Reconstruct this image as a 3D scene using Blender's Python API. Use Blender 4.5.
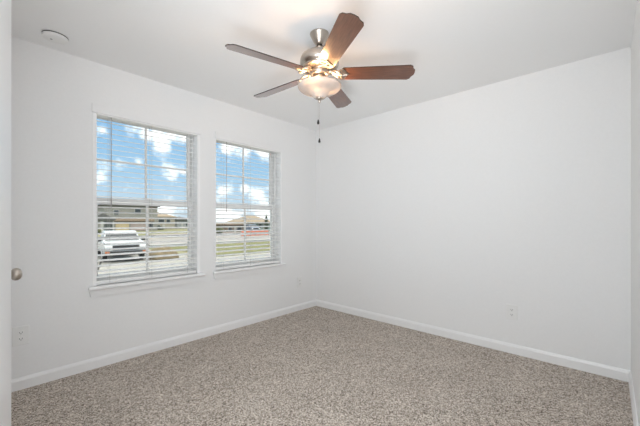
import bpy, bmesh, math, random
from mathutils import Vector, Matrix
random.seed(7)
S = bpy.context.scene
for o in list(bpy.data.objects):
    bpy.data.objects.remove(o)
COL = S.collection
PI = math.pi
R = math.radians

# ------------------------------------------------------------ camera
EYE = 1.165
FPX = 316.8
TH = R(42.47)
cd = bpy.data.cameras.new('camera'); cam = bpy.data.objects.new('camera', cd); COL.objects.link(cam)
cd.sensor_width = 36; cd.lens = 36 * FPX / 640; cd.shift_y = 9 / 640
cd.clip_start = .01; cd.clip_end = 2000
cam.location = (0, 0, EYE); cam.rotation_euler = (PI / 2, 0, TH - PI / 2)
S.camera = cam
S.view_settings.view_transform = 'Standard'; S.view_settings.look = 'None'
S.view_settings.gamma = 1; S.view_settings.use_curve_mapping = False
S.view_settings.exposure = 0.0
S.cycles.max_bounces = 10; S.cycles.diffuse_bounces = 6; S.cycles.transparent_max_bounces = 24
S.cycles.sample_clamp_indirect = 6; S.cycles.caustics_reflective = False; S.cycles.caustics_refractive = False

def ray(px, py=222.0):
    """world direction (unit camera depth) of a photo pixel"""
    a = (px - 320) / FPX; t = (222 - py) / FPX
    return Vector((math.cos(TH) + math.sin(TH) * a, math.sin(TH) - math.cos(TH) * a, t))
def on_y(px, y, py=222.0):
    r = ray(px, py); return r * (y / r.y) + Vector((0, 0, EYE))
def on_z(px, py, z):
    r = ray(px, py); return r * ((z - EYE) / r.z) + Vector((0, 0, EYE))

# ------------------------------------------------------------ world: blue sky with clouds, plus added bright cloud out of view
W = bpy.data.worlds.new('sky'); S.world = W; W.use_nodes = True
nt = W.node_tree; nt.nodes.clear()
def N(t, **k):
    n = nt.nodes.new(t)
    for a, b in k.items():
        setattr(n, a, b)
    return n
L = lambda a, b: nt.links.new(a, b)
tc = N('ShaderNodeTexCoord')
sep = N('ShaderNodeSeparateXYZ'); L(tc.outputs['Generated'], sep.inputs[0])
grad = N('ShaderNodeValToRGB'); L(sep.outputs['Z'], grad.inputs[0])
e = grad.color_ramp.elements
e[0].position = 0.0; e[0].color = (.74, .86, .95, 1)
e[1].position = .42; e[1].color = (.21, .50, .90, 1)
m_ = e.new(.14); m_.color = (.42, .69, .95, 1)
ns = N('ShaderNodeTexNoise'); ns.inputs['Scale'].default_value = 15; ns.inputs['Detail'].default_value = 7
ns.inputs['Roughness'].default_value = .6
L(tc.outputs['Generated'], ns.inputs['Vector'])
acc = None
clouds = [((158, 138), .028), ((148, 136), .020), ((172, 131), .022), ((183, 136), .017), ((174, 174), .026), ((184, 172), .02), ((140, 163), .017), ((103, 131), .015),
          ((226, 147), .032), ((243, 148), .028), ((262, 152), .024), ((221, 193), .03), ((258, 197), .032), ((245, 190), .016), ((165, 208), .03), ((222, 214), .05), ((262, 212), .05), ((-170, 110), .34), ((-70, 150), .10)]  # last two are bright clouds out of view, added to light the window jambs
for (p, rad) in clouds:
    d = ray(*p).normalized()
    dv = N('ShaderNodeVectorMath', operation='DISTANCE'); L(tc.outputs['Generated'], dv.inputs[0]); dv.inputs[1].default_value = d
    mr = N('ShaderNodeMapRange'); mr.inputs['From Min'].default_value = rad * 1.7; mr.inputs['From Max'].default_value = 0
    L(dv.outputs['Value'], mr.inputs['Value'])
    if acc is None: acc = mr.outputs[0]
    else:
        mx = N('ShaderNodeMath', operation='MAXIMUM'); L(acc, mx.inputs[0]); L(mr.outputs[0], mx.inputs[1]); acc = mx.outputs[0]
n2 = N('ShaderNodeMath', operation='MULTIPLY_ADD'); L(ns.outputs[0], n2.inputs[0]); n2.inputs[1].default_value = 3.0; n2.inputs[2].default_value = -1.72
ad = N('ShaderNodeMath', operation='ADD'); L(acc, ad.inputs[0]); L(n2.outputs[0], ad.inputs[1])
cm = N('ShaderNodeMapRange', interpolation_type='SMOOTHSTEP'); cm.inputs['From Min'].default_value = .10; cm.inputs['From Max'].default_value = .95
L(ad.outputs[0], cm.inputs['Value'])
fill_deck = N('ShaderNodeMapRange', interpolation_type='SMOOTHSTEP'); fill_deck.inputs['From Min'].default_value = .36; fill_deck.inputs['From Max'].default_value = .55  # added bright cloud layer overhead, out of view, for more light at the windows
L(sep.outputs['Z'], fill_deck.inputs['Value'])
mixc = N('ShaderNodeMix', data_type='RGBA'); L(cm.outputs[0], mixc.inputs['Factor']); L(grad.outputs[0], mixc.inputs[6]); mixc.inputs[7].default_value = (1.7, 1.69, 1.66, 1)
mixd = N('ShaderNodeMix', data_type='RGBA'); L(fill_deck.outputs[0], mixd.inputs['Factor']); L(mixc.outputs[2], mixd.inputs[6]); mixd.inputs[7].default_value = (2.9, 2.88, 2.8, 1)
bg = N('ShaderNodeBackground'); L(mixd.outputs[2], bg.inputs[0]); bg.inputs[1].default_value = 1.0
wo = N('ShaderNodeOutputWorld'); L(bg.outputs[0], wo.inputs[0])

# sun: high, from behind the house, so it lights the street and never enters the windows
sd = bpy.data.lights.new('sun', 'SUN'); sd.energy = 1.5; sd.angle = R(1); sd.color = (1, .96, .88)
sun = bpy.data.objects.new('sun', sd); COL.objects.link(sun)
sun.rotation_euler = (R(42), 0, R(25))      # shines towards +Y and down
# added fill lamps behind the camera, not sources of the room
def area(name, loc, target, sx, sy, power, color):
    l = bpy.data.lights.new(name, 'AREA'); l.shape = 'RECTANGLE'; l.size = sx; l.size_y = sy; l.energy = power; l.color = color
    o = bpy.data.objects.new(name, l); COL.objects.link(o); o.location = loc
    o.rotation_euler = (Vector(target) - Vector(loc)).to_track_quat('-Z', 'Y').to_euler()
    return o
area('room_fill', (-.12, .24, 1.45), (.56, .81, 1.66), .62, 1.7, 37, (.925, .968, 1))  # added fill that brightens the whole room
bounce = area('ceiling_fill', (-.15, .25, .45), (2.2, 1.9, 2.44), .8, .8, 5.0, (.925, .968, 1))  # second added fill, aimed up to lift the dark far ceiling
bounce.data.spread = R(75)

# ------------------------------------------------------------ materials
MATS = {}
def mat(name, col, rough=.5, metal=0, **k):
    if name in MATS: return MATS[name]
    m = bpy.data.materials.new(name); m.use_nodes = True
    b = m.node_tree.nodes['Principled BSDF']
    b.inputs['Base Color'].default_value = (*col, 1); b.inputs['Roughness'].default_value = rough; b.inputs['Metallic'].default_value = metal
    for a, v in k.items():
        b.inputs[a.replace('_', ' ')].default_value = v
    MATS[name] = m
    return m
def noisy(name, stops, scale, rough=.6, bump=0, bscale=None, detail=4, stretch=(1, 1, 1), bdist=.01, **k):
    """colour ramp over noise in object space, with bump"""
    m = mat(name, stops[0][1], rough, **k); t = m.node_tree; b = t.nodes['Principled BSDF']
    c = t.nodes.new('ShaderNodeTexCoord'); mp = t.nodes.new('ShaderNodeMapping'); mp.inputs['Scale'].default_value = stretch
    t.links.new(c.outputs['Object'], mp.inputs[0])
    n = t.nodes.new('ShaderNodeTexNoise'); n.inputs['Scale'].default_value = scale; n.inputs['Detail'].default_value = detail
    t.links.new(mp.outputs[0], n.inputs['Vector'])
    r = t.nodes.new('ShaderNodeValToRGB'); el = r.color_ramp.elements
    while len(el) < len(stops): el.new(.5)
    for i, (p, cc) in enumerate(stops): el[i].position = p; el[i].color = (*cc, 1)
    t.links.new(n.outputs[0], r.inputs[0]); t.links.new(r.outputs[0], b.inputs['Base Color'])
    if bump:
        n3 = n
        if bscale:
            n3 = t.nodes.new('ShaderNodeTexNoise'); n3.inputs['Scale'].default_value = bscale; t.links.new(mp.outputs[0], n3.inputs['Vector'])
        bp = t.nodes.new('ShaderNodeBump'); bp.inputs['Strength'].default_value = bump; bp.inputs['Distance'].default_value = bdist
        t.links.new(n3.outputs[0], bp.inputs['Height']); t.links.new(bp.outputs[0], b.inputs['Normal'])
    return m
PAINT = noisy('wall_paint', [(.3, (.845, .845, .845)), (.7, (.86, .86, .86))], 60, .75, .08, 140, bdist=.002)
CEIL = noisy('ceiling_paint', [(.3, (.90, .90, .90)), (.7, (.91, .91, .91))], 50, .85, .12, 90, bdist=.003)
TRIM = noisy('trim_paint', [(.3, (.88, .88, .88)), (.7, (.89, .89, .89))], 40, .35)
def carpet():
    m = mat('carpet_pile', (.5, .43, .37), .95); t = m.node_tree; b = t.nodes['Principled BSDF']
    c = t.nodes.new('ShaderNodeTexCoord')
    v = t.nodes.new('ShaderNodeTexVoronoi'); v.inputs['Scale'].default_value = 175; v.inputs['Randomness'].default_value = 1
    n = t.nodes.new('ShaderNodeTexNoise'); n.inputs['Scale'].default_value = 26; n.inputs['Detail'].default_value = 3
    n2 = t.nodes.new('ShaderNodeTexNoise'); n2.inputs['Scale'].default_value = 3.2; n2.inputs['Detail'].default_value = 2
    for k in (v, n, n2): t.links.new(c.outputs['Object'], k.inputs['Vector'])
    sp = t.nodes.new('ShaderNodeSeparateColor'); t.links.new(v.outputs['Color'], sp.inputs[0])
    a1 = t.nodes.new('ShaderNodeMath'); a1.operation = 'MULTIPLY_ADD'; a1.inputs[1].default_value = .84; t.links.new(sp.outputs[0], a1.inputs[0])
    a2 = t.nodes.new('ShaderNodeMath'); a2.operation = 'MULTIPLY_ADD'; a2.inputs[1].default_value = .30; a2.inputs[2].default_value = -.14; t.links.new(n.outputs[0], a2.inputs[0])
    a3 = t.nodes.new('ShaderNodeMath'); a3.operation = 'MULTIPLY_ADD'; a3.inputs[1].default_value = .15; t.links.new(n2.outputs[0], a3.inputs[0]); t.links.new(a2.outputs[0], a3.inputs[2])
    t.links.new(a3.outputs[0], a1.inputs[2])
    r = t.nodes.new('ShaderNodeValToRGB'); el = r.color_ramp.elements
    stops = [(.15, (.14, .111, .088)), (.38, (.395, .336, .283)), (.62, (.53, .463, .40)), (.9, (.81, .74, .665))]
    while len(el) < 4: el.new(.5)
    for i, (p, cc) in enumerate(stops): el[i].position = p; el[i].color = (*cc, 1)
    t.links.new(a1.outputs[0], r.inputs[0]); t.links.new(r.outputs[0], b.inputs['Base Color'])
    bp = t.nodes.new('ShaderNodeBump'); bp.inputs['Strength'].default_value = .5; bp.inputs['Distance'].default_value = .006
    t.links.new(v.outputs['Distance'], bp.inputs['Height']); bp.invert = True; t.links.new(bp.outputs[0], b.inputs['Normal'])
    return m
CARPET = carpet()
VINYL = noisy('white_vinyl', [(.3, (.92, .92, .92)), (.7, (.93, .93, .93))], 30, .3)
SLAT = noisy('blind_white', [(.3, (.92, .92, .91)), (.7, (.93, .93, .92))], 30, .4)
CORD = mat('cord_grey', (.55, .54, .52), .7)
WANDM = mat('wand_grey', (.42, .40, .40), .35)
PLASTIC = noisy('white_plastic', [(.3, (.83, .83, .82)), (.7, (.85, .85, .84))], 30, .35)
DARK = mat('dark_slot', (.05, .05, .05), .6)
LEDM = mat('grey_dot', (.35, .35, .35), .5)
NICKEL = noisy('brushed_nickel', [(.3, (.47, .42, .37)), (.7, (.58, .52, .46))], 40, .28, stretch=(1, 1, 14), metal=1)
BLACKM = mat('black_pull', (.012, .011, .01), .4)
WOOD = noisy('dark_walnut', [(.25, (.070, .025, .012)), (.5, (.125, .047, .024)), (.75, (.185, .075, .040))], 9, .30, detail=6, stretch=(1.2, 14, 14), Coat_Weight=1.0, Coat_Roughness=.12, Coat_IOR=1.6)
WOODEDGE = mat('dark_edge', (.03, .017, .012), .5)
def glass():
    m = bpy.data.materials.new('window_glass'); m.use_nodes = True; t = m.node_tree; t.nodes.clear()
    tr = t.nodes.new('ShaderNodeBsdfTransparent'); tr.inputs[0].default_value = (.95, .965, .96, 1)
    g = t.nodes.new('ShaderNodeBsdfGlossy'); g.inputs['Roughness'].default_value = .02
    f = t.nodes.new('ShaderNodeFresnel'); f.inputs[0].default_value = 1.25
    mx = t.nodes.new('ShaderNodeMixShader'); t.links.new(f.outputs[0], mx.inputs[0]); t.links.new(tr.outputs[0], mx.inputs[1]); t.links.new(g.outputs[0], mx.inputs[2])
    o = t.nodes.new('ShaderNodeOutputMaterial'); t.links.new(mx.outputs[0], o.inputs[0]); return m
GLASS = glass()
def frosted():
    m = bpy.data.materials.new('frosted_glass'); m.use_nodes = True; t = m.node_tree; t.nodes.clear()
    tl = t.nodes.new('ShaderNodeBsdfTranslucent'); tl.inputs[0].default_value = (.50, .47, .45, 1)
    df = t.nodes.new('ShaderNodeBsdfDiffuse'); df.inputs[0].default_value = (.88, .85, .83, 1)
    tr = t.nodes.new('ShaderNodeBsdfTransparent'); tr.inputs[0].default_value = (.95, .92, .88, 1)
    gl = t.nodes.new('ShaderNodeBsdfGlossy'); gl.inputs['Roughness'].default_value = .25
    nz = t.nodes.new('ShaderNodeTexNoise'); nz.inputs['Scale'].default_value = 22; nz.inputs['Detail'].default_value = 3
    mr = t.nodes.new('ShaderNodeMapRange'); mr.inputs['From Min'].default_value = .3; mr.inputs['From Max'].default_value = .7
    mr.inputs['To Min'].default_value = .42; mr.inputs['To Max'].default_value = .58
    tcn = t.nodes.new('ShaderNodeTexCoord'); t.links.new(tcn.outputs['Object'], nz.inputs['Vector']); t.links.new(nz.outputs[0], mr.inputs['Value'])
    a = t.nodes.new('ShaderNodeMixShader'); t.links.new(mr.outputs[0], a.inputs[0]); t.links.new(df.outputs[0], a.inputs[1]); t.links.new(tl.outputs[0], a.inputs[2])
    b = t.nodes.new('ShaderNodeMixShader'); b.inputs[0].default_value = .10; t.links.new(a.outputs[0], b.inputs[1]); t.links.new(tr.outputs[0], b.inputs[2])
    fr = t.nodes.new('ShaderNodeFresnel'); fr.inputs[0].default_value = 1.4
    c = t.nodes.new('ShaderNodeMixShader'); t.links.new(fr.outputs[0], c.inputs[0]); t.links.new(b.outputs[0], c.inputs[1]); t.links.new(gl.outputs[0], c.inputs[2])
    o = t.nodes.new('ShaderNodeOutputMaterial'); t.links.new(c.outputs[0], o.inputs[0]); return m
FROST = frosted()
BULBM = mat('bulb_glow', (1, .9, .75), .4, Emission_Color=(1, .78, .5, 1), Emission_Strength=6)

# ------------------------------------------------------------ mesh helpers
class MB:
    def __init__(s): s.bm = bmesh.new()
    def box(s, x0, x1, y0, y1, z0, z1, bev=0, seg=2):
        t = bmesh.new(); bmesh.ops.create_cube(t, size=1)
        bmesh.ops.scale(t, vec=(x1 - x0, y1 - y0, z1 - z0), verts=t.verts)
        bmesh.ops.translate(t, vec=((x0 + x1) / 2, (y0 + y1) / 2, (z0 + z1) / 2), verts=t.verts)
        if bev: bmesh.ops.bevel(t, geom=t.edges[:], offset=bev, segments=seg, affect='EDGES', profile=.5)
        return s.add(t)
    def add(s, t, M=None):
        if M is not None: bmesh.ops.transform(t, matrix=M, verts=t.verts)
        me = bpy.data.meshes.new('tmp'); t.to_mesh(me); t.free(); s.bm.from_mesh(me); bpy.data.meshes.remove(me); return s
    def lathe(s, prof, seg=40, M=None, closed=False):
        t = bmesh.new(); rings = []
        for (r, z) in prof:
            if r < 1e-6: rings.append([t.verts.new((0, 0, z))])
            else: rings.append([t.verts.new((r * math.cos(2 * PI * i / seg), r * math.sin(2 * PI * i / seg), z)) for i in range(seg)])
        pairs = list(zip(rings, rings[1:])) + ([(rings[-1], rings[0])] if closed else [])
        for a, b in pairs:
            for i in range(seg):
                j = (i + 1) % seg
                if len(a) == 1 and len(b) == 1: continue
                if len(a) == 1: t.faces.new((a[0], b[i], b[j]))
                elif len(b) == 1: t.faces.new((a[i], a[j], b[0]))
                else: t.faces.new((a[i], a[j], b[j], b[i]))
        bmesh.ops.recalc_face_normals(t, faces=t.faces)
        return s.add(t, M)
    def tube(s, pts, r, seg=10):
        t = bmesh.new(); pts = [Vector(p) for p in pts]; rings = []
        for i, p in enumerate(pts):
            d = (pts[min(i + 1, len(pts) - 1)] - pts[max(i - 1, 0)]).normalized()
            u = d.orthogonal().normalized() if i == 0 else (u - d * u.dot(d)).normalized()
            v = d.cross(u); rr = r[i] if isinstance(r, (list, tuple)) else r
            rings.append([t.verts.new(p + (u * math.cos(2 * PI * k / seg) + v * math.sin(2 * PI * k / seg)) * rr) for k in range(seg)])
        for a, b in zip(rings, rings[1:]):
            for k in range(seg): t.faces.new((a[k], a[(k + 1) % seg], b[(k + 1) % seg], b[k]))
        t.faces.new(rings[0][::-1]); t.faces.new(rings[-1])
        bmesh.ops.recalc_face_normals(t, faces=t.faces)
        return s.add(t)
    def prism(s, poly, h0, h1, M=None, bev=0):
        """polygon in xy extruded from z=h0 to z=h1"""
        t = bmesh.new()
        a = [t.verts.new((x, y, h0)) for x, y in poly]; b = [t.verts.new((x, y, h1)) for x, y in poly]
        t.faces.new(a[::-1]); t.faces.new(b); n = len(poly)
        for i in range(n): t.faces.new((a[i], a[(i + 1) % n], b[(i + 1) % n], b[i]))
        bmesh.ops.recalc_face_normals(t, faces=t.faces)
        if bev: bmesh.ops.bevel(t, geom=t.edges[:], offset=bev, segments=2, affect='EDGES')
        return s.add(t, M)
    def hull(s, pts):
        t = bmesh.new()
        for p in pts: t.verts.new(p)
        r = bmesh.ops.convex_hull(t, input=t.verts[:]); bmesh.ops.recalc_face_normals(t, faces=t.faces); return s.add(t)
    def build(s, name, m, parent=None, smooth=None, mod=None):
        me = bpy.data.meshes.new(name); s.bm.to_mesh(me); s.bm.free()
        o = bpy.data.objects.new(name, me); COL.objects.link(o); me.materials.append(m)
        if parent is not None: o.parent = parent
        if smooth:
            me.polygons.foreach_set('use_smooth', [True] * len(me.polygons))
            try: me.set_sharp_from_angle(angle=R(smooth))
            except Exception: pass
        return o
def thing(name, label, cat, loc=(0, 0, 0), rz=0, group=None):
    o = bpy.data.objects.new(name, None); COL.objects.link(o); o.location = loc; o.rotation_euler = (0, 0, rz)
    o.empty_display_size = .1
    return tag(o, label, cat, group)
def tag(o, label, cat, group=None):
    o['label'] = label; o['category'] = cat
    if group: o['group'] = group
    return o
def struct(o, label=None, cat=None):
    o['kind'] = 'structure'
    if label: o['label'] = label
    if cat: o['category'] = cat
    return o

# ------------------------------------------------------------ room shell
XB = 3.227        # back wall face
YW = 3.029        # window wall face
YS = -.113         # side wall face beside the camera
XC = .085         # closet wall face
YC = 1.53         # closet corner
XE = -.85         # entry wall face
H = 2.44
T = .20
OZ0, OZ1 = .655, 2.102
WIN = [(.637, 1.53), (1.698, 2.598)]
m = MB()
xs = [XE - T, WIN[0][0], WIN[0][1], WIN[1][0], WIN[1][1], XB + T]
m.box(xs[0], xs[1], YW, YW + T, 0, H); m.box(xs[2], xs[3], YW, YW + T, 0, H); m.box(xs[4], xs[5], YW, YW + T, 0, H)
for a, b in WIN:
    m.box(a, b, YW, YW + T, 0, OZ0); m.box(a, b, YW, YW + T, OZ1, H)
struct(m.build('wall_left', PAINT), 'pale grey painted wall on the left that holds both windows', 'wall')
struct(MB().box(XB, XB + T, YS - T, YW, 0, H).build('wall_back', PAINT), 'plain pale wall right of the corner, with one outlet', 'wall')
struct(MB().box(XE - T, XB, YS - T, YS, 0, H).build('wall_right', PAINT), 'narrow strip of pale wall at the far right edge', 'wall')
struct(MB().box(XE - T, XE, YS, YW, 0, H).build('wall_entry', PAINT), 'wall behind the camera', 'wall')
m = MB()       # closet block with rounded corner
prof = [(XE, YC), (XC - .018, YC)] + [(XC - .018 + .018 * math.sin(t), YC + .018 - .018 * math.cos(t)) for t in (R(22), R(45), R(68))] + [(XC, YC + .018), (XC, 1.568), (XC - .04, 1.568), (XC - .04, 2.182), (XC, 2.182), (XC, YW), (XE, YW)]
m.prism(prof, 0, H)
struct(m.build('wall_closet', PAINT), 'strip of closet wall corner at the far left edge', 'wall')
struct(MB().box(XE - T, XB + T, YS - T, YW + T, -.15, 0).build('floor', CARPET), 'beige speckled cut pile carpet over the whole floor', 'floor')
struct(MB().box(XE - T, XB + T, YS - T, YW + T, H, H + .15).build('ceiling', CEIL), 'flat white ceiling above the fan', 'ceiling')
# baseboards: flat board with an eased top
BH, BT = .083, .014
def base(name, p0, p1, nrm, label):
    p0 = Vector(p0); p1 = Vector(p1); d = (p1 - p0); ln = d.length; d.normalize(); n = Vector(nrm)
    pr = [(0, 0), (BT, 0), (BT, BH - .02), (BT - .003, BH - .012), (BT - .006, BH - .004), (.006, BH), (0, BH)]
    Mx = Matrix(((n.x, 0, d.x, p0.x), (n.y, 0, d.y, p0.y), (0, 1, 0, 0), (0, 0, 0, 1)))
    struct(MB().prism(pr, 0, ln, Mx).build(name, TRIM), label, 'baseboard')
base('baseboard_left', (XC, YW), (XB, YW), (0, -1), 'white baseboard under the two windows')
base('baseboard_back', (XB, YS), (XB, YW - BT), (-1, 0), 'white baseboard along the plain wall right of the corner')
base('baseboard_right', (XE, YS), (XB - BT, YS), (0, 1), 'white baseboard on the wall strip at the far right edge')
base('baseboard_closet', (XE, YC), (XC, YC), (0, -1), 'white baseboard on the closet wall')

# ------------------------------------------------------------ windows
def make_window(idx, x0, x1, label):
    root = bpy.data.objects.new('window_%d' % idx, None); COL.objects.link(root); root.location = ((x0 + x1) / 2, YW, OZ0)
    struct(root, label, 'window')
    hw = (x1 - x0) / 2; h = OZ1 - OZ0
    f0, f1 = .10, .19
    m = MB(); fw = .034
    m.box(-hw, -hw + fw, f0, f1, 0, h, .003); m.box(hw - fw, hw, f0, f1, 0, h, .003)
    m.box(-hw + fw, hw - fw, f0, f1, h - fw, h, .003); m.box(-hw + fw, hw - fw, f0, f1, 0, fw, .003)
    m.build('frame', VINYL, root)
    mid = .685; sw = .026; ix = hw - fw
    # upper sash (outer), lower sash (inner)
    for (nm, y0, y1, z0, z1, mw) in (('upper_sash', .155, .18, mid - .02, h - fw, .018), ('lower_sash', .118, .148, fw, mid + .03, .022)):
        m = MB(); top = sw if nm == 'upper_sash' else .055
        m.box(-ix, -ix + sw, y0, y1, z0, z1, .002); m.box(ix - sw, ix, y0, y1, z0, z1, .002)
        m.box(-ix + sw, ix - sw, y0, y1, z1 - top, z1, .002); m.box(-ix + sw, ix - sw, y0, y1, z0, z0 + (.05 if nm == 'upper_sash' else .035), .002)
        s = m.build(nm, VINYL, root)
        yc = (y0 + y1) / 2
        MB().box(-ix + sw * .6, ix - sw * .6, yc - .002, yc + .002, z0 + .02, z1 - .02).build('pane', GLASS, s)
        m = MB(); zc = (z0 + z1) / 2
        m.box(-mw / 2, mw / 2, yc - .008, yc + .008, z0 + .03, z1 - .03, .002); m.box(-ix + sw * .8, ix - sw * .8, yc - .007, yc + .007, zc - mw / 2, zc + mw / 2, .002)
        m.build('muntin', VINYL, s)
    # latch on the meeting rail
    MB().box(-.03, .03, .108, .130, mid + .03, mid + .045, .003).build('sash_lock', VINYL, root)
    # painted trim
    MB().box(-hw - .034, hw + .034, -.050, 0, -.028, 0.0, .009).box(-hw, hw, -.004, .10, -.022, 0).build('stool', TRIM, root)
    MB().prism([(-hw - .026, -.028), (hw + .026, -.028), (hw + .018, -.082), (-hw - .018, -.082)], 0, .022, Matrix(((1, 0, 0, 0), (0, 0, -1, 0), (0, 1, 0, 0), (0, 0, 0, 1))), .002).build('apron', PAINT, root)
    return root
make_window(1, *WIN[0], 'larger looking left window of the pair, pickup truck outside')
make_window(2, *WIN[1], 'right window of the pair, nearer the room corner')
# white inside trim strips down the window openings
def strips(root_x0, root_x1, wl, wr, n):
    m = MB()
    if wl: m.box(root_x0, root_x0 + wl, YW - .003, YW + .10, OZ0, OZ1, .002)
    if wr: m.box(root_x1 - wr, root_x1, YW - .003, YW + .10, OZ0, OZ1, .002)
    struct(m.build('trim_%d' % n, VINYL), 'white side strips lining the %s window opening' % ('left' if n == 1 else 'right'), 'trim')
strips(*WIN[0], .026, .028, 1)
strips(*WIN[1], .006, .014, 2)

# ------------------------------------------------------------ blinds
def make_blind(x0, x1, w0, w1, wand_x, label):
    cx = (x0 + x1) / 2; hw = (x1 - x0) / 2
    root = thing('window_blind', label, 'blind', (cx, YW + .042, OZ0), group='white slatted blinds in the window pair')
    h = OZ1 - OZ0
    MB().box(-hw, hw, -.044, .026, h - .076, h - .001, .003).build('headrail', SLAT, root)
    MB().box(w0 - cx - .008, w1 - cx + .004, -.058, -.045, h - .066, h + .004, .003).build('valance', PAINT, root)
    # one curved slat mesh shared by all
    t = bmesh.new(); nseg = 6; dpt = .050; th = .0028
    up = []; dn = []
    for i in range(nseg + 1):
        y = -dpt / 2 + dpt * i / nseg; z = .0022 * (1 - (2 * i / nseg - 1) ** 2)
        up.append((y, z + th / 2)); dn.append((y, z - th / 2))
    poly = up + dn[::-1]
    a = [t.verts.new((-hw + .003, y, z)) for y, z in poly]; b = [t.verts.new((hw - .003, y, z)) for y, z in poly]
    t.faces.new(a); t.faces.new(b[::-1])
    for i in range(len(poly)): j = (i + 1) % len(poly); t.faces.new((a[i], a[j], b[j], b[i]))
    bmesh.ops.recalc_face_normals(t, faces=t.faces)
    sm = MB().add(t); first = sm.build('slat', SLAT, root)
    z = .064; k = 0
    while z < h - .085:
        o = first if k == 0 else first.copy()
        if k: COL.objects.link(o); o.parent = root
        o.location = (0, 0, z); o.rotation_euler = (R(10.5), 0, 0)
        z += .0437; k += 1
    MB().box(-hw + .002, hw - .002, -.026, .026, .0005, .030, .004).build('bottom_rail', SLAT, root)
    for fx in (-.78, 0, .78):
        m = MB()
        for yy in (-.027, .027): m.tube([(hw * fx, yy, .012), (hw * fx, yy, h - .03)], .0011, 6)
        m.build('ladder_cord', CORD, root)
    wd = MB().tube([(wand_x - cx, -.036, h - .035), (wand_x - cx, -.036, .62)], .0030, 8).tube([(wand_x - cx, -.036, .70), (wand_x - cx, -.036, .615)], .0040, 8)
    wd.build('tilt_wand', WANDM, root, 40)
    return root
make_blind(WIN[0][0] + .028, WIN[0][1] - .03, *WIN[0], .765, 'white open slatted blind in the left window, truck seen through it')
make_blind(WIN[1][0] + .008, WIN[1][1] - .016, *WIN[1], 1.832, 'white open slatted blind in the right window nearer the corner')

# ------------------------------------------------------------ closet door (its knob shows past the wall corner)
dr = bpy.data.objects.new('door_1', None); COL.objects.link(dr); dr.location = (XC, 1.57, 0)
struct(dr, 'white closet door at the far left, mostly hidden, with a nickel knob', 'door')
MB().box(-.036, -.001, 0, .61, .012, 2.03, .002).build('slab', TRIM, dr)
kz = .914; ky = .535
Mk = Matrix.Translation((-.001, ky, kz)) @ Matrix.Rotation(R(90), 4, 'Y')
kn = MB().lathe([(0, 0), (.034, 0), (.034, .004), (.030, .008), (.013, .009), (.012, .027), (.016, .033), (.0255, .040), (.0295, .049), (.0295, .057), (.025, .067), (.014, .074), (0, .0755)], 40, Mk)
kn.build('knob', NICKEL, dr, 35)['label'] = 'brushed nickel knob'

# door leaf standing open beside the camera: its long edge is the strip at the far left of the photo
d2 = bpy.data.objects.new('door_2', None); COL.objects.link(d2); d2.location = (XC, YC - .05, 0); d2.rotation_euler = (0, 0, R(-6))
struct(d2, 'edge of a plain white door standing open at the far left of the photo', 'door')
MB().box(-.035, 0, -.72, 0, .012, 2.03, .006, 3).build('slab', TRIM, d2)
for z in (.25, 1.05, 1.82):
    MB().tube([(-.0, -.722, z - .045), (-.0, -.722, z + .045)], .006, 10).build('hinge', NICKEL, d2)

# ------------------------------------------------------------ outlets
def outlet(loc, rz, label):
    """plate in local xz, facing local -y"""
    root = thing('wall_outlet', label, 'outlet', loc, rz, 'white wall outlets')
    MB().box(-.043, .043, -.007, 0, -.066, .066, .003).build('cover_plate', PLASTIC, root)
    for s in (-1, 1):
        m = MB(); pr = []
        for i in range(24):
            t = 2 * PI * i / 24; pr.append((max(-.0165, min(.0165, .019 * math.cos(t))), .0145 * math.sin(t) + s * .0215))
        m.prism(pr, 0, .0095, Matrix(((1, 0, 0, 0), (0, 0, -1, 0), (0, 1, 0, 0), (0, 0, 0, 1))), .0008)
        rc = m.build('receptacle', PLASTIC, root)
        z = s * .0215
        m = MB().box(-.0080, -.0055, -.0101, -.0085, z - .003, z + .006).box(.0055, .0080, -.0101, -.0085, z - .003, z + .006)
        m.lathe([(0, 0), (.0028, 0), (.0028, .0012), (0, .0012)], 12, Matrix.Translation((0, -.0089, z - .0075)) @ Matrix.Rotation(R(90), 4, 'X'))
        m.build('slot', DARK, rc)
    MB().lathe([(0, 0), (.0035, 0), (.003, .0015), (0, .002)], 14, Matrix.Translation((0, -.007, 0)) @ Matrix.Rotation(R(90), 4, 'X')).build('screw', PLASTIC, root)
    return root
p = on_y(20.8, YW, 335.5); outlet((p.x, YW, p.z), 0, 'white outlet low on the wall at the far left edge')
p = on_y(299.3, YW, 282); outlet((p.x, YW, p.z), 0, 'white outlet right of the windows, just left of the room corner')
r_ = ray(512, 312); p = r_ * (XB / r_.x) + Vector((0, 0, EYE)); outlet((XB, p.y, p.z), R(-90), 'white outlet alone on the plain wall right of the corner')

# ------------------------------------------------------------ smoke detector
p = on_z(55.2, 35.6, H)
sdv = thing('smoke_detector', 'round white smoke detector on the ceiling above the left window', 'smoke detector', (p.x, p.y, H))
MB().lathe([(0, 0), (.078, 0), (.078, -.004), (0, -.004)], 48).build('mounting_plate', PLASTIC, sdv, 35)
MB().lathe([(.0715, -.004), (.0715, -.011)], 48).build('vent_gap', DARK, sdv, 35)
MB().lathe([(0, -.0105), (.071, -.0105), (.072, -.014), (.069, -.023), (.058, -.028), (.035, -.030), (0, -.030)], 48).build('cover', PLASTIC, sdv, 35)
MB().lathe([(0, 0), (.007, 0), (.006, -.002), (0, -.002)], 16, Matrix.Translation((-.02, .005, -.030))).build('test_button', LEDM, sdv)

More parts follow.
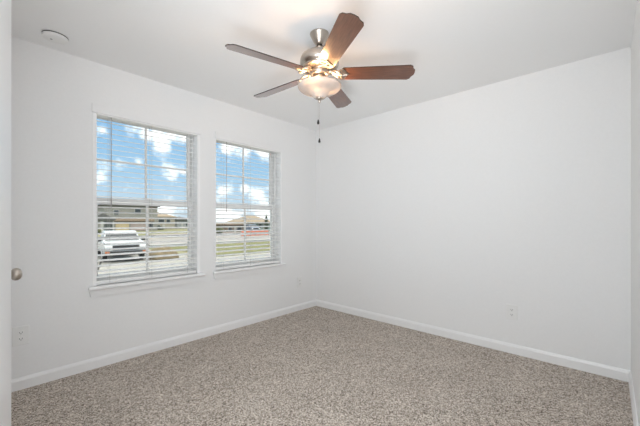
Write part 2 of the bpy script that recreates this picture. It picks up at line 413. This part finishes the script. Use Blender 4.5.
# ------------------------------------------------------------ ceiling fan
p = on_z(319.5, 34, H)
FX, FY = p.x, p.y
fan = thing('ceiling_fan', 'five blade ceiling fan with walnut blades and lit frosted bowl', 'ceiling fan', (FX, FY, H))
BZ = -.275           # blade plane below the ceiling
MB().lathe([(0, 0), (.064, 0), (.066, -.004), (.064, -.010), (.058, -.018), (.047, -.045), (.040, -.058), (.034, -.064), (.030, -.072), (.020, -.076), (.020, -.070)], 48).build('canopy', NICKEL, fan, 50)
MB().lathe([(.0115, -.06), (.0115, -.135), (.02, -.135), (.024, -.128), (.024, -.112), (.0115, -.108)], 24).build('downrod', NICKEL, fan, 40)
MB().lathe([(0, -.122), (.035, -.123), (.070, -.128), (.100, -.139), (.120, -.156), (.128, -.172), (.131, -.180), (.131, -.206), (.127, -.214), (.115, -.222), (.112, -.226), (.118, -.231), (.118, -.238), (.108, -.244), (.085, -.247), (.06, -.249), (.0, -.250)], 56).build('motor_housing', NICKEL, fan, 40)
# lower switch housing and light fitter
MB().lathe([(.0, -.246), (.062, -.246), (.066, -.254), (.066, -.276), (.058, -.286), (.044, -.292), (.046, -.300), (.062, -.308), (.068, -.316), (.060, -.324), (.03, -.328), (0, -.329)], 48).build('switch_housing', NICKEL, fan, 40)
# bowl: bell shaped, open at the top
out = [(.141, -.352), (.146, -.3535), (.1475, -.358), (.145, -.366), (.137, -.375), (.123, -.385), (.098, -.3935), (.077, -.401), (.060, -.410), (.049, -.420), (.043, -.429), (.036, -.4355), (.010, -.437)]
inn = [(max(r - .004, .008), z + (.0045 if r < .12 else .002)) for r, z in out[::-1]]
bowl = MB().lathe(out + inn, 64, closed=True).build('glass_bowl', FROST, fan, 60)
bowl['label'] = 'frosted white glass bowl'
MB().lathe([(.0065, -.33), (.0065, -.43)], 14).build('centre_rod', NICKEL, fan, 40)
MB().lathe([(0, -.434), (.026, -.434), (.029, -.438), (.026, -.443), (.014, -.447), (.009, -.452), (.0105, -.457), (.008, -.463), (.0045, -.470), (0, -.472)], 28).build('finial', NICKEL, fan, 40)
# bulbs, each with its own lamp
for k in range(3):
    an = R(200) + k * 2 * PI / 3 - TH * 0
    bx, by = .055 * math.cos(an), .055 * math.sin(an)
    Mx = Matrix.Translation((bx, by, -.336)) @ Matrix.Rotation(R(12), 4, Vector((-math.sin(an), math.cos(an), 0)))
    MB().lathe([(0, 0), (.009, 0), (.010, -.012), (.016, -.022), (.019, -.034), (.016, -.046), (.008, -.053), (0, -.055)], 20, Mx).build('bulb', BULBM, fan, 60)
    ld = bpy.data.lights.new('bulb_light', 'POINT'); ld.energy = 3.0; ld.color = (1, .57, .27); ld.shadow_soft_size = .035
    lo = bpy.data.objects.new('bulb_light', ld); COL.objects.link(lo); lo.parent = fan
    lo.location = (.075 * math.cos(an), .075 * math.sin(an), -.362)
# pull chains
for (px, py, dx, dy) in ((318.2, 122, -.012, .015), (319.4, 140.6, .012, .03)):
    dd = math.hypot(FX, FY)
    zt = (EYE + (222 - py) * 2.15 / FPX) - H
    m = MB(); z = -.455
    q = ray(px, py); q = q * (FX * math.cos(TH) + FY * math.sin(TH)); lx, ly = q.x - FX, q.y - FY
    ch = MB().tube([(lx, ly, -.435), (lx, ly, zt + .014)], .0006, 6).build('pull_chain', NICKEL, fan)
    MB().lathe([(0, .016), (.003, .015), (.0045, .010), (.0078, -.004), (.008, -.010), (.006, -.015), (0, -.016)], 18, Matrix.Translation((lx, ly, zt))).build('pull_knob', BLACKM, ch, 40)
# blades and irons
def blade_outline():
    r0, r1 = .150, .638; w0, w1 = .056, .068
    pts = [(r0, -w0 + .014), (r0 + .012, -w0), (r1 - .040, -w1), (r1 - .022, -w1 + .010), (r1 - .016, -w1 + .030), (r1 - .002, -.022), (r1, 0), (r1 - .002, .022), (r1 - .016, w1 - .030), (r1 - .022, w1 - .010), (r1 - .040, w1), (r0 + .012, w0), (r0, w0 - .014)]
    return pts
for k in range(5):
    ang = (TH - PI / 2) + R(-2.5) + k * 2 * PI / 5
    holder = Matrix.Rotation(ang, 4, 'Z')
    pitch = Matrix.Rotation(R(-15), 4, 'X')
    bl = MB().prism(blade_outline(), 0, .006, None, .0012).build('blade', WOOD, fan)
    bl.matrix_local = holder @ Matrix.Translation((0, 0, BZ)) @ pitch
    bl.data.materials.append(WOODEDGE)
    for pl in bl.data.polygons:
        if abs(pl.normal.z) < .6: pl.material_index = 1
    # iron: two curling arms joining a shaped plate under the blade
    im = MB()
    plate = [(.112, -.012), (.124, -.030), (.140, -.047), (.160, -.050), (.174, -.036), (.184, -.016), (.200, 0), (.184, .016), (.174, .036), (.160, .050), (.140, .047), (.124, .030), (.112, .012)]
    im.prism(plate, -.005, -.0005, pitch, .001)
    iron_bm = im
    for s in (-1, 1):
        im.tube([(.080, s * .008, .018), (.094, s * .024, .012), (.112, s * .038, .004), (.130, s * .040, -.006), (.146, s * .026, -.009), (.152, s * .010, -.009), (.142, s * .004, -.009)], [.006, .007, .007, .0065, .006, .005, .004], 10)
    im.tube([(.070, 0, .020), (.092, 0, .014), (.114, 0, 0), (.14, 0, -.008), (.185, 0, -.008)], [.011, .009, .007, .006, .005], 10)
    ir = im.build('blade_iron', NICKEL, fan, 40)
    ir.matrix_local = holder @ Matrix.Translation((0, 0, BZ))
    for (sx, sy) in ((.150, -.034), (.150, .034), (.186, 0)):
        sc = MB().lathe([(0, -.009), (.004, -.008), (.0055, -.005), (0, -.005)], 12, pitch @ Matrix.Translation((sx, sy, 0))).build('screw', NICKEL, ir)

# ------------------------------------------------------------ outdoors
GZ = -1.0
GRASS = noisy('lawn_grass', [(.3, (0.092, 0.092, 0.027)), (.5, (0.156, 0.152, 0.050)), (.7, (0.202, 0.184, 0.087))], 3.0, .9, .6, 40, detail=8, bdist=.05)
DRYGRASS = noisy('field_grass', [(.3, (0.138, 0.142, 0.055)), (.5, (0.192, 0.184, 0.087)), (.7, (0.238, 0.211, 0.129))], .35, .9, .4, 30, detail=8, bdist=.05)
CONC = noisy('pale_concrete', [(.3, (0.275, 0.261, 0.229)), (.7, (0.321, 0.307, 0.275))], 1.2, .85, .2, 60)
ROAD = noisy('street_concrete', [(.3, (0.238, 0.221, 0.202)), (.7, (0.275, 0.252, 0.229))], .8, .85, .2, 40)
PINKROAD = noisy('pinkish_street', [(.3, (0.257, 0.215, 0.192)), (.7, (0.284, 0.243, 0.221))], .5, .85)
CURB = noisy('curb_concrete', [(.3, (0.303, 0.294, 0.275)), (.7, (0.340, 0.330, 0.312))], 2, .8)
DIRT = noisy('tan_dirt', [(.3, (0.165, 0.124, 0.064)), (.7, (0.238, 0.188, 0.110))], 4, .95, .8, 12, bdist=.1)
def ground(name, x0, x1, y0, y1, z0, z1, m, label, cat):
    o = MB().box(x0, x1, y0, y1, z0, z1).build(name, m); return struct(o, label, cat)
ground('field', -150, 420, 3.6, 500, GZ - .4, GZ, DRYGRASS, 'yellow green grass field across the street', 'ground')
ground('street', -60, 160, 31, 44, GZ - .2, GZ + .02, ROAD, 'grey street running past the house', 'street')
ground('side_street', 20, 60, 44, 58, GZ - .2, GZ + .03, PINKROAD, 'pinkish street seen through the right window', 'street')
ground('lawn', 10.5, 60, 17.6, 29.6, GZ - .2, GZ + .04, GRASS, 'green front lawn seen through the right window', 'lawn')
ground('walkway', 9.2, 60, 6, 17.6, GZ - .2, GZ + .03, CONC, 'pale concrete walk below the right window', 'walkway')
ground('curb', 10.5, 60, 29.6, 31.0, GZ - .2, GZ + .12, CURB, 'white curb between lawn and street', 'curb')
dw = ground('driveway', -12, 9.2, 5, 30.0, GZ - .2, GZ + .035, CONC, 'pale concrete driveway under the pickup', 'driveway')
a = on_z(103, 257, GZ); b = on_z(97, 273, GZ)
MB().tube([(a.x, a.y, GZ + .035), (b.x, b.y, GZ + .035)], .035, 8).build('expansion_joint', mat('joint_black', (.04, .035, .03), .8), dw)

def house(name, label, x0, x1, y0, depth, eave, ridge, wallm, roofm, over=.5, hip=True, parts=(), group=None):
    """front wall faces -y; parts: (name, x0, x1, z0, z1, material) as fractions of width and metres above ground"""
    cx = (x0 + x1) / 2; w = x1 - x0
    root = thing(name, label, 'house', (cx, y0, GZ), group=group)
    MB().box(-w / 2, w / 2, 0, depth, 0, eave).build('walls', wallm, root)
    o = over; e0 = eave - .05
    pts = [(-w / 2 - o, -o, e0), (w / 2 + o, -o, e0), (w / 2 + o, depth + o, e0), (-w / 2 - o, depth + o, e0)]
    pts += [(x, y, z + .22) for x, y, z in pts]
    if hip == 'gable': pts += [(0, -o, ridge), (0, depth + o, ridge)]
    elif hip:
        k = min(depth, w) / 2 * .9; pts += [(-w / 2 + k, depth / 2, ridge), (w / 2 - k, depth / 2, ridge)]
    else: pts += [(-w / 2 - o, depth / 2, ridge), (w / 2 + o, depth / 2, ridge)]
    MB().hull(pts).build('roof', roofm, root)
    for (n, a, b, z0, z1, m) in parts:
        xa, xb = -w / 2 + a * w, -w / 2 + b * w
        if n == 'window':
            fr = MB().box(xa - .12, xb + .12, -.08, .05, z0 - .12, z1 + .12).build('window', mat('white_frame', (0.465, 0.459, 0.434), .6), root)
            MB().box(xa, xb, -.12, -.07, z0, z1).build('pane', m, fr)
        elif n == 'porch_roof':
            MB().hull([(xa, 0, z1), (xb, 0, z1), (xa, -.6, z0), (xb, -.6, z0), (xa, -.6, z0 - .2), (xb, -.6, z0 - .2), (xa, 0, z0 - .2), (xb, 0, z0 - .2)]).build(n, m, root)
        else:
            MB().box(xa, xb, -.10, .05, z0, z1).build(n, m, root)
    return root
SIDING = noisy('grey_siding', [(.3, (0.260, 0.250, 0.218)), (.7, (0.291, 0.281, 0.250))], 1, .8, .3, 1, stretch=(.1, .1, 6), bdist=.05)
PINKW = noisy('pinkish_brick', [(.3, (0.386, 0.311, 0.277)), (.7, (0.454, 0.370, 0.336))], 6, .85)
BEIGEW = noisy('beige_siding', [(.3, (0.323, 0.291, 0.229)), (.7, (0.354, 0.323, 0.260))], 2, .85)
YELLOW = noisy('yellow_panel', [(.3, (0.554, 0.437, 0.252)), (.7, (0.588, 0.470, 0.286))], 2, .7)
TEAL = noisy('pale_teal_siding', [(.3, (0.187, 0.270, 0.250)), (.7, (0.218, 0.302, 0.281))], 2, .8)
BROWNW = noisy('brown_wood_wall', [(.3, (0.156, 0.114, 0.078)), (.7, (0.218, 0.172, 0.120))], 2, .85, stretch=(4, 4, .3))
TANROOF = noisy('tan_shingles', [(.3, (0.239, 0.187, 0.130)), (.7, (0.291, 0.234, 0.166))], 5, .9)
GREYROOF = noisy('grey_shingles', [(.3, (0.104, 0.104, 0.099)), (.7, (0.146, 0.146, 0.140))], 5, .9)
DARKROOF = noisy('dark_slate_roof', [(.3, (0.031, 0.042, 0.045)), (.7, (0.057, 0.068, 0.071))], 5, .8)
DGL = mat('dark_window', (.04, .05, .055), .15)
DGREEN = mat('dark_garage', (.07, .08, .07), .4)
CREAM = mat('cream_trim', (0.459, 0.446, 0.409), .6)
GREYW = noisy('pale_grey_siding', [(.3, (0.260, 0.270, 0.265)), (.7, (0.291, 0.302, 0.297))], 2, .8)

xl, xr = on_y(104, 85).x, on_y(157.5, 85).x
house('two_storey_house', 'large grey two storey house directly behind the pickup', xl, xr, 85, 11, 6.05, 7.2, SIDING, GREYROOF, parts=(
    ('window', .17, .25, 3.9, 4.9, DGL), ('window', .55, .66, 4.1, 5.3, DGL), ('porch_roof', -.02, .92, 2.5, 3.0, mat('brown_porch', (.20, .15, .10), .8)),
    ('garage_door', .20, .44, .1, 2.1, YELLOW), ('brick_front', .47, .76, .1, 2.2, PINKW), ('window', .80, .90, .8, 2.0, DGL), ('trim_post', .77, .79, 0, 2.4, CREAM)))
xl, xr = on_y(90, 78).x, on_y(112.5, 78).x
house('garage_wing', 'small gabled garage with dark doorway left of the grey house', xl, xr, 77, 5.2, 2.6, 4.0, SIDING, GREYROOF, .3, 'gable', parts=(
    ('garage_door', .56, .93, 0, 2.25, DGREEN), ('trim_post', .40, .52, 0, 2.4, CREAM), ('trim_post', .94, 1.0, 0, 2.4, CREAM)))
xl, xr = on_y(147, 100).x, on_y(172, 100).x
house('beige_house', 'beige house with tan hip roof right of the grey house', xl, xr, 98, 9, 3.6, 5.2, BEIGEW, TANROOF, parts=(
    ('window', .08, .26, 1.9, 2.9, DGL), ('window', .34, .56, 1.9, 2.9, DGL), ('window', .66, .8, 1.9, 2.9, DGL), ('window', .15, .4, .3, 1.2, DGL), ('door', .5, .6, 0, 1.4, CREAM)))
xl, xr = on_y(169.5, 110).x, on_y(183, 110).x
house('grey_bungalow', 'small pale grey house furthest right in the left window', xl, xr, 104, 8, 2.9, 4.0, GREYW, GREYROOF, parts=(
    ('window', .62, .8, .9, 2.0, DGL), ('door', .3, .42, 0, 1.9, CREAM)))
xl, xr = on_y(239, 66).x, on_y(267, 66).x
house('tan_roof_house', 'teal walled house under a wide tan hip roof', xl, xr, 64, 6.5, 1.95, 3.75, TEAL, TANROOF, .7, parts=(
    ('window', .78, .86, .7, 1.7, DGL), ('window', .5, .6, .7, 1.7, DGL), ('door', .66, .73, 0, 1.8, CREAM), ('brick_front', 0, .3, 0, 2.2, BEIGEW)))
xl, xr = on_y(221, 60).x, on_y(242, 60).x
house('brown_house', 'low brown timber house at the left of the right window', xl, xr, 58, 5, 1.55, 2.1, BROWNW, BROWNW, .3, parts=(
    ('window', .1, .24, .4, 1.1, DGL), ('window', .5, .7, .4, 1.1, DGL), ('door', .36, .44, 0, 1.3, CREAM)))
xl, xr = on_y(231.5, 95).x, on_y(243, 95).x
house('dark_gable_house', 'far house with a dark slate gable above the brown house', xl, xr, 93, 3.5, 1.7, 3.3, GREYW, DARKROOF, .4, 'gable', parts=(('window', .4, .6, .9, 2.2, DGL),))

# dirt pile
t = bmesh.new(); bmesh.ops.create_icosphere(t, subdivisions=4, radius=1)
for v in t.verts:
    n = 1 + .10 * math.sin(5 * v.co.x + 1) * math.cos(4 * v.co.y) + .07 * math.sin(9 * v.co.x + 7 * v.co.y)
    v.co = Vector((v.co.x * .86 * n, v.co.y * .8 * n, max(v.co.z, -.02) * .68 * n))
p = on_z(163.5, 259, GZ)
o = MB().add(t).build('dirt_pile', DIRT, None, 60); o.location = (p.x, p.y + .2, GZ + .03)
tag(o, 'tan dirt pile on the pale driveway right of the pickup', 'dirt pile')

# vehicles: x forward, y left
TYRE = mat('tyre_rubber', (.02, .02, .02), .7); WHITEP = mat('white_car_paint', (.50, .52, .52), .25); BLUEP = mat('slate_car_paint', (.16, .20, .26), .25)
CARGL = mat('car_glass', (.03, .035, .04), .08); BLACKP = mat('black_trim', (.025, .025, .025), .5); LAMP = mat('headlight_lens', (.8, .8, .78), .1); AMBER = mat('amber_lens', (.5, .16, .05), .3)
SIDE = Matrix(((1, 0, 0, 0), (0, 0, 1, 0), (0, 1, 0, 0), (0, 0, 0, 1)))   # (x,z) outline extruded along y
def vehicle(name, label, loc, rz, paint, pickup):
    root = thing(name, label, 'pickup truck' if pickup else 'car', loc, rz)
    L_, Wd = (5.4, 1.96) if pickup else (4.6, 1.85); hl = L_ / 2; hw = Wd / 2
    top = 1.06
    m = MB()
    m.prism([(-hl, .45), (hl - .1, .42), (hl, .55), (hl, .92), (hl - .12, 1.0), (hl - 1.35, top + .06), (hl - 1.5, top), (-hl, top)], -hw, hw, SIDE, .06)
    m.build('body', paint, root, 40)
    c0, c1 = (hl - 3.35, hl - 1.25) if pickup else (-hl + .1, hl - 1.2)
    rw = hw - .22; rf = 1.62
    def cab(z0, z1, g):
        f = lambda z: (z - top) / (rf - top)
        p = []
        for z in (z0, z1):
            k = f(z); x0 = c0 + .22 * k; x1 = c1 - .75 * k; w = (hw - .06) * (1 - k) + rw * k + g
            p += [(x0 - g, -w, z), (x0 - g, w, z), (x1 + g, -w, z), (x1 + g, w, z)]
        return p
    MB().hull(cab(top - .03, rf, 0)).build('cab', paint, root)
    gm = MB().hull([(x, y * .9, z) for x, y, z in cab(top + .06, rf - .1, .012)])
    gm.build('windscreen', CARGL, root)
    MB().hull([(x if True else 0, y, z) for x, y, z in [(q[0] * .86 + .07 * (c0 + c1), q[1], q[2]) for q in cab(top + .08, rf - .12, .012)]]).build('side_glass', CARGL, root)
    if pickup:
        MB().box(-hl + .08, c0 - .08, -hw + .12, hw - .12, top - .02, top + .012).build('bed', BLACKP, root)
    MB().box(hl - .02, hl + .035, -hw * .62, hw * .62, .66, .90, .02).build('grille', BLACKP, root)
    MB().box(hl - .05, hl + .09, -hw * .96, hw * .96, .38, .60, .03).build('bumper', BLACKP, root)
    for s in (-1, 1):
        MB().box(hl - .06, hl + .03, s * hw * .80 - .16, s * hw * .80 + .16, .70, .90, .02).build('headlight', LAMP, root)
        MB().box(hl - .06, hl + .10, s * hw * .86 - .10, s * hw * .86 + .10, .50, .60, .02).build('indicator', AMBER, root)
        MB().box(c1 - .42, c1 - .25, s * (hw + .09) - .11, s * (hw + .09) + .11, 1.06, 1.24, .03).build('mirror', BLACKP, root)
        for x in (hl - .95, -hl + 1.1):
            w = MB().lathe([(0, -.11), (.24, -.11), (.34, -.10), (.37, -.06), (.37, .06), (.34, .10), (.24, .11), (0, .11)], 28, Matrix.Translation((x, s * (hw - .10), .37)) @ Matrix.Rotation(R(90), 4, 'X')).build('wheel', TYRE, root, 40)
            MB().lathe([(0, -.125), (.19, -.122), (.22, -.10), (.22, .10), (.19, .122), (0, .125)], 20, Matrix.Translation((x, s * (hw - .10), .37)) @ Matrix.Rotation(R(90), 4, 'X')).build('hub', mat('wheel_alloy', (.5, .5, .5), .3, .8), w, 40)
    return root
r_ = ray(119)
c = r_ * 18.9
vehicle('pickup_truck', 'white pickup truck parked on the driveway outside the left window', (c.x, c.y, GZ + .035), math.atan2(-c.y, -c.x) + R(7), WHITEP, True)
r_ = ray(252); c = r_ * 66
vehicle('parked_car', 'dark slate car parked before the tan roofed house', (c.x, c.y, GZ + .03), math.atan2(-c.y, -c.x) + R(20), BLUEP, False)

# orange barrier fence
a = on_z(241, 236.2, GZ); a = on_y(241, 41); b = on_y(268.5, 41)
bf = thing('barrier_fence', 'long red orange barrier fence along the street in the right window', 'fence', (a.x, 41, GZ + .02))
ORANGE = noisy('orange_mesh', [(.3, (.62, .14, .07)), (.7, (.72, .22, .12))], 3, .7)
ln = b.x - a.x
MB().box(0, ln, -.02, .02, .05, .80).build('mesh_panel', ORANGE, bf)
for k in range(7):
    MB().tube([(ln * k / 6, -.05, 0), (ln * k / 6, -.05, .92)], .04, 8).build('post', mat('post_steel', (.25, .25, .22), .5), bf)

# trees and shrubs across the street
LEAF = noisy('dark_leaves', [(.3, (.035, .055, .03)), (.7, (.09, .12, .06))], 3, .9)
LEAF2 = noisy('olive_leaves', [(.3, (.10, .12, .05)), (.7, (.20, .21, .10))], 3, .9)
BARK = noisy('bark', [(.3, (.10, .08, .06)), (.7, (.18, .14, .10))], 6, .9)
def plant(name, label, cat, px, y, h, w, leaf, trunk, seed):
    rnd = random.Random(seed); q = on_y(px, y)
    root = thing(name, label, cat, (q.x, y, GZ))
    if trunk: MB().tube([(0, 0, -.05), (.03, 0, trunk), (0, .02, h * .8)], [.12, .09, .03], 8).build('trunk', BARK, root, 60)
    m = bmesh.new()
    for i in range(900):
        u = rnd.random(); zz = trunk + (h - trunk) * u
        rad = w / 2 * (math.sin(PI * min(1, .12 + .88 * u)) ** .7 if not trunk else (1 - u) ** .6 * min(1, u * 6 + .3)) * math.sqrt(rnd.random())
        an = rnd.random() * 2 * PI; c_ = Vector((rad * math.cos(an), rad * math.sin(an), zz)); s_ = .10 + .08 * rnd.random()
        e1 = Vector((rnd.gauss(0, 1), rnd.gauss(0, 1), rnd.gauss(0, 1))).normalized(); e2 = e1.orthogonal().normalized()
        vs = [m.verts.new(c_ + e1 * s_), m.verts.new(c_ + e2 * s_ * .5), m.verts.new(c_ - e1 * s_), m.verts.new(c_ - e2 * s_ * .5)]
        m.faces.new(vs)
    MB().add(m).build('foliage', leaf, root)
    return root
plant('evergreen_tree', 'slim dark evergreen at the right end of the tan roofed house', 'tree', 266.3, 60, 3.9, 1.3, LEAF, .4, 1)
plant('shrub', 'low dark shrub in front of the pale grey house', 'shrub', 160, 92, .9, 2.2, LEAF, 0, 2)
plant('shrub', 'olive shrub beside the dark garage doorway', 'shrub', 97.5, 74, 1.0, 1.2, LEAF2, 0, 3)
plant('shrub', 'olive shrub left of the brown timber house', 'shrub', 219.5, 54, 1.3, 1.4, LEAF2, 0, 4)
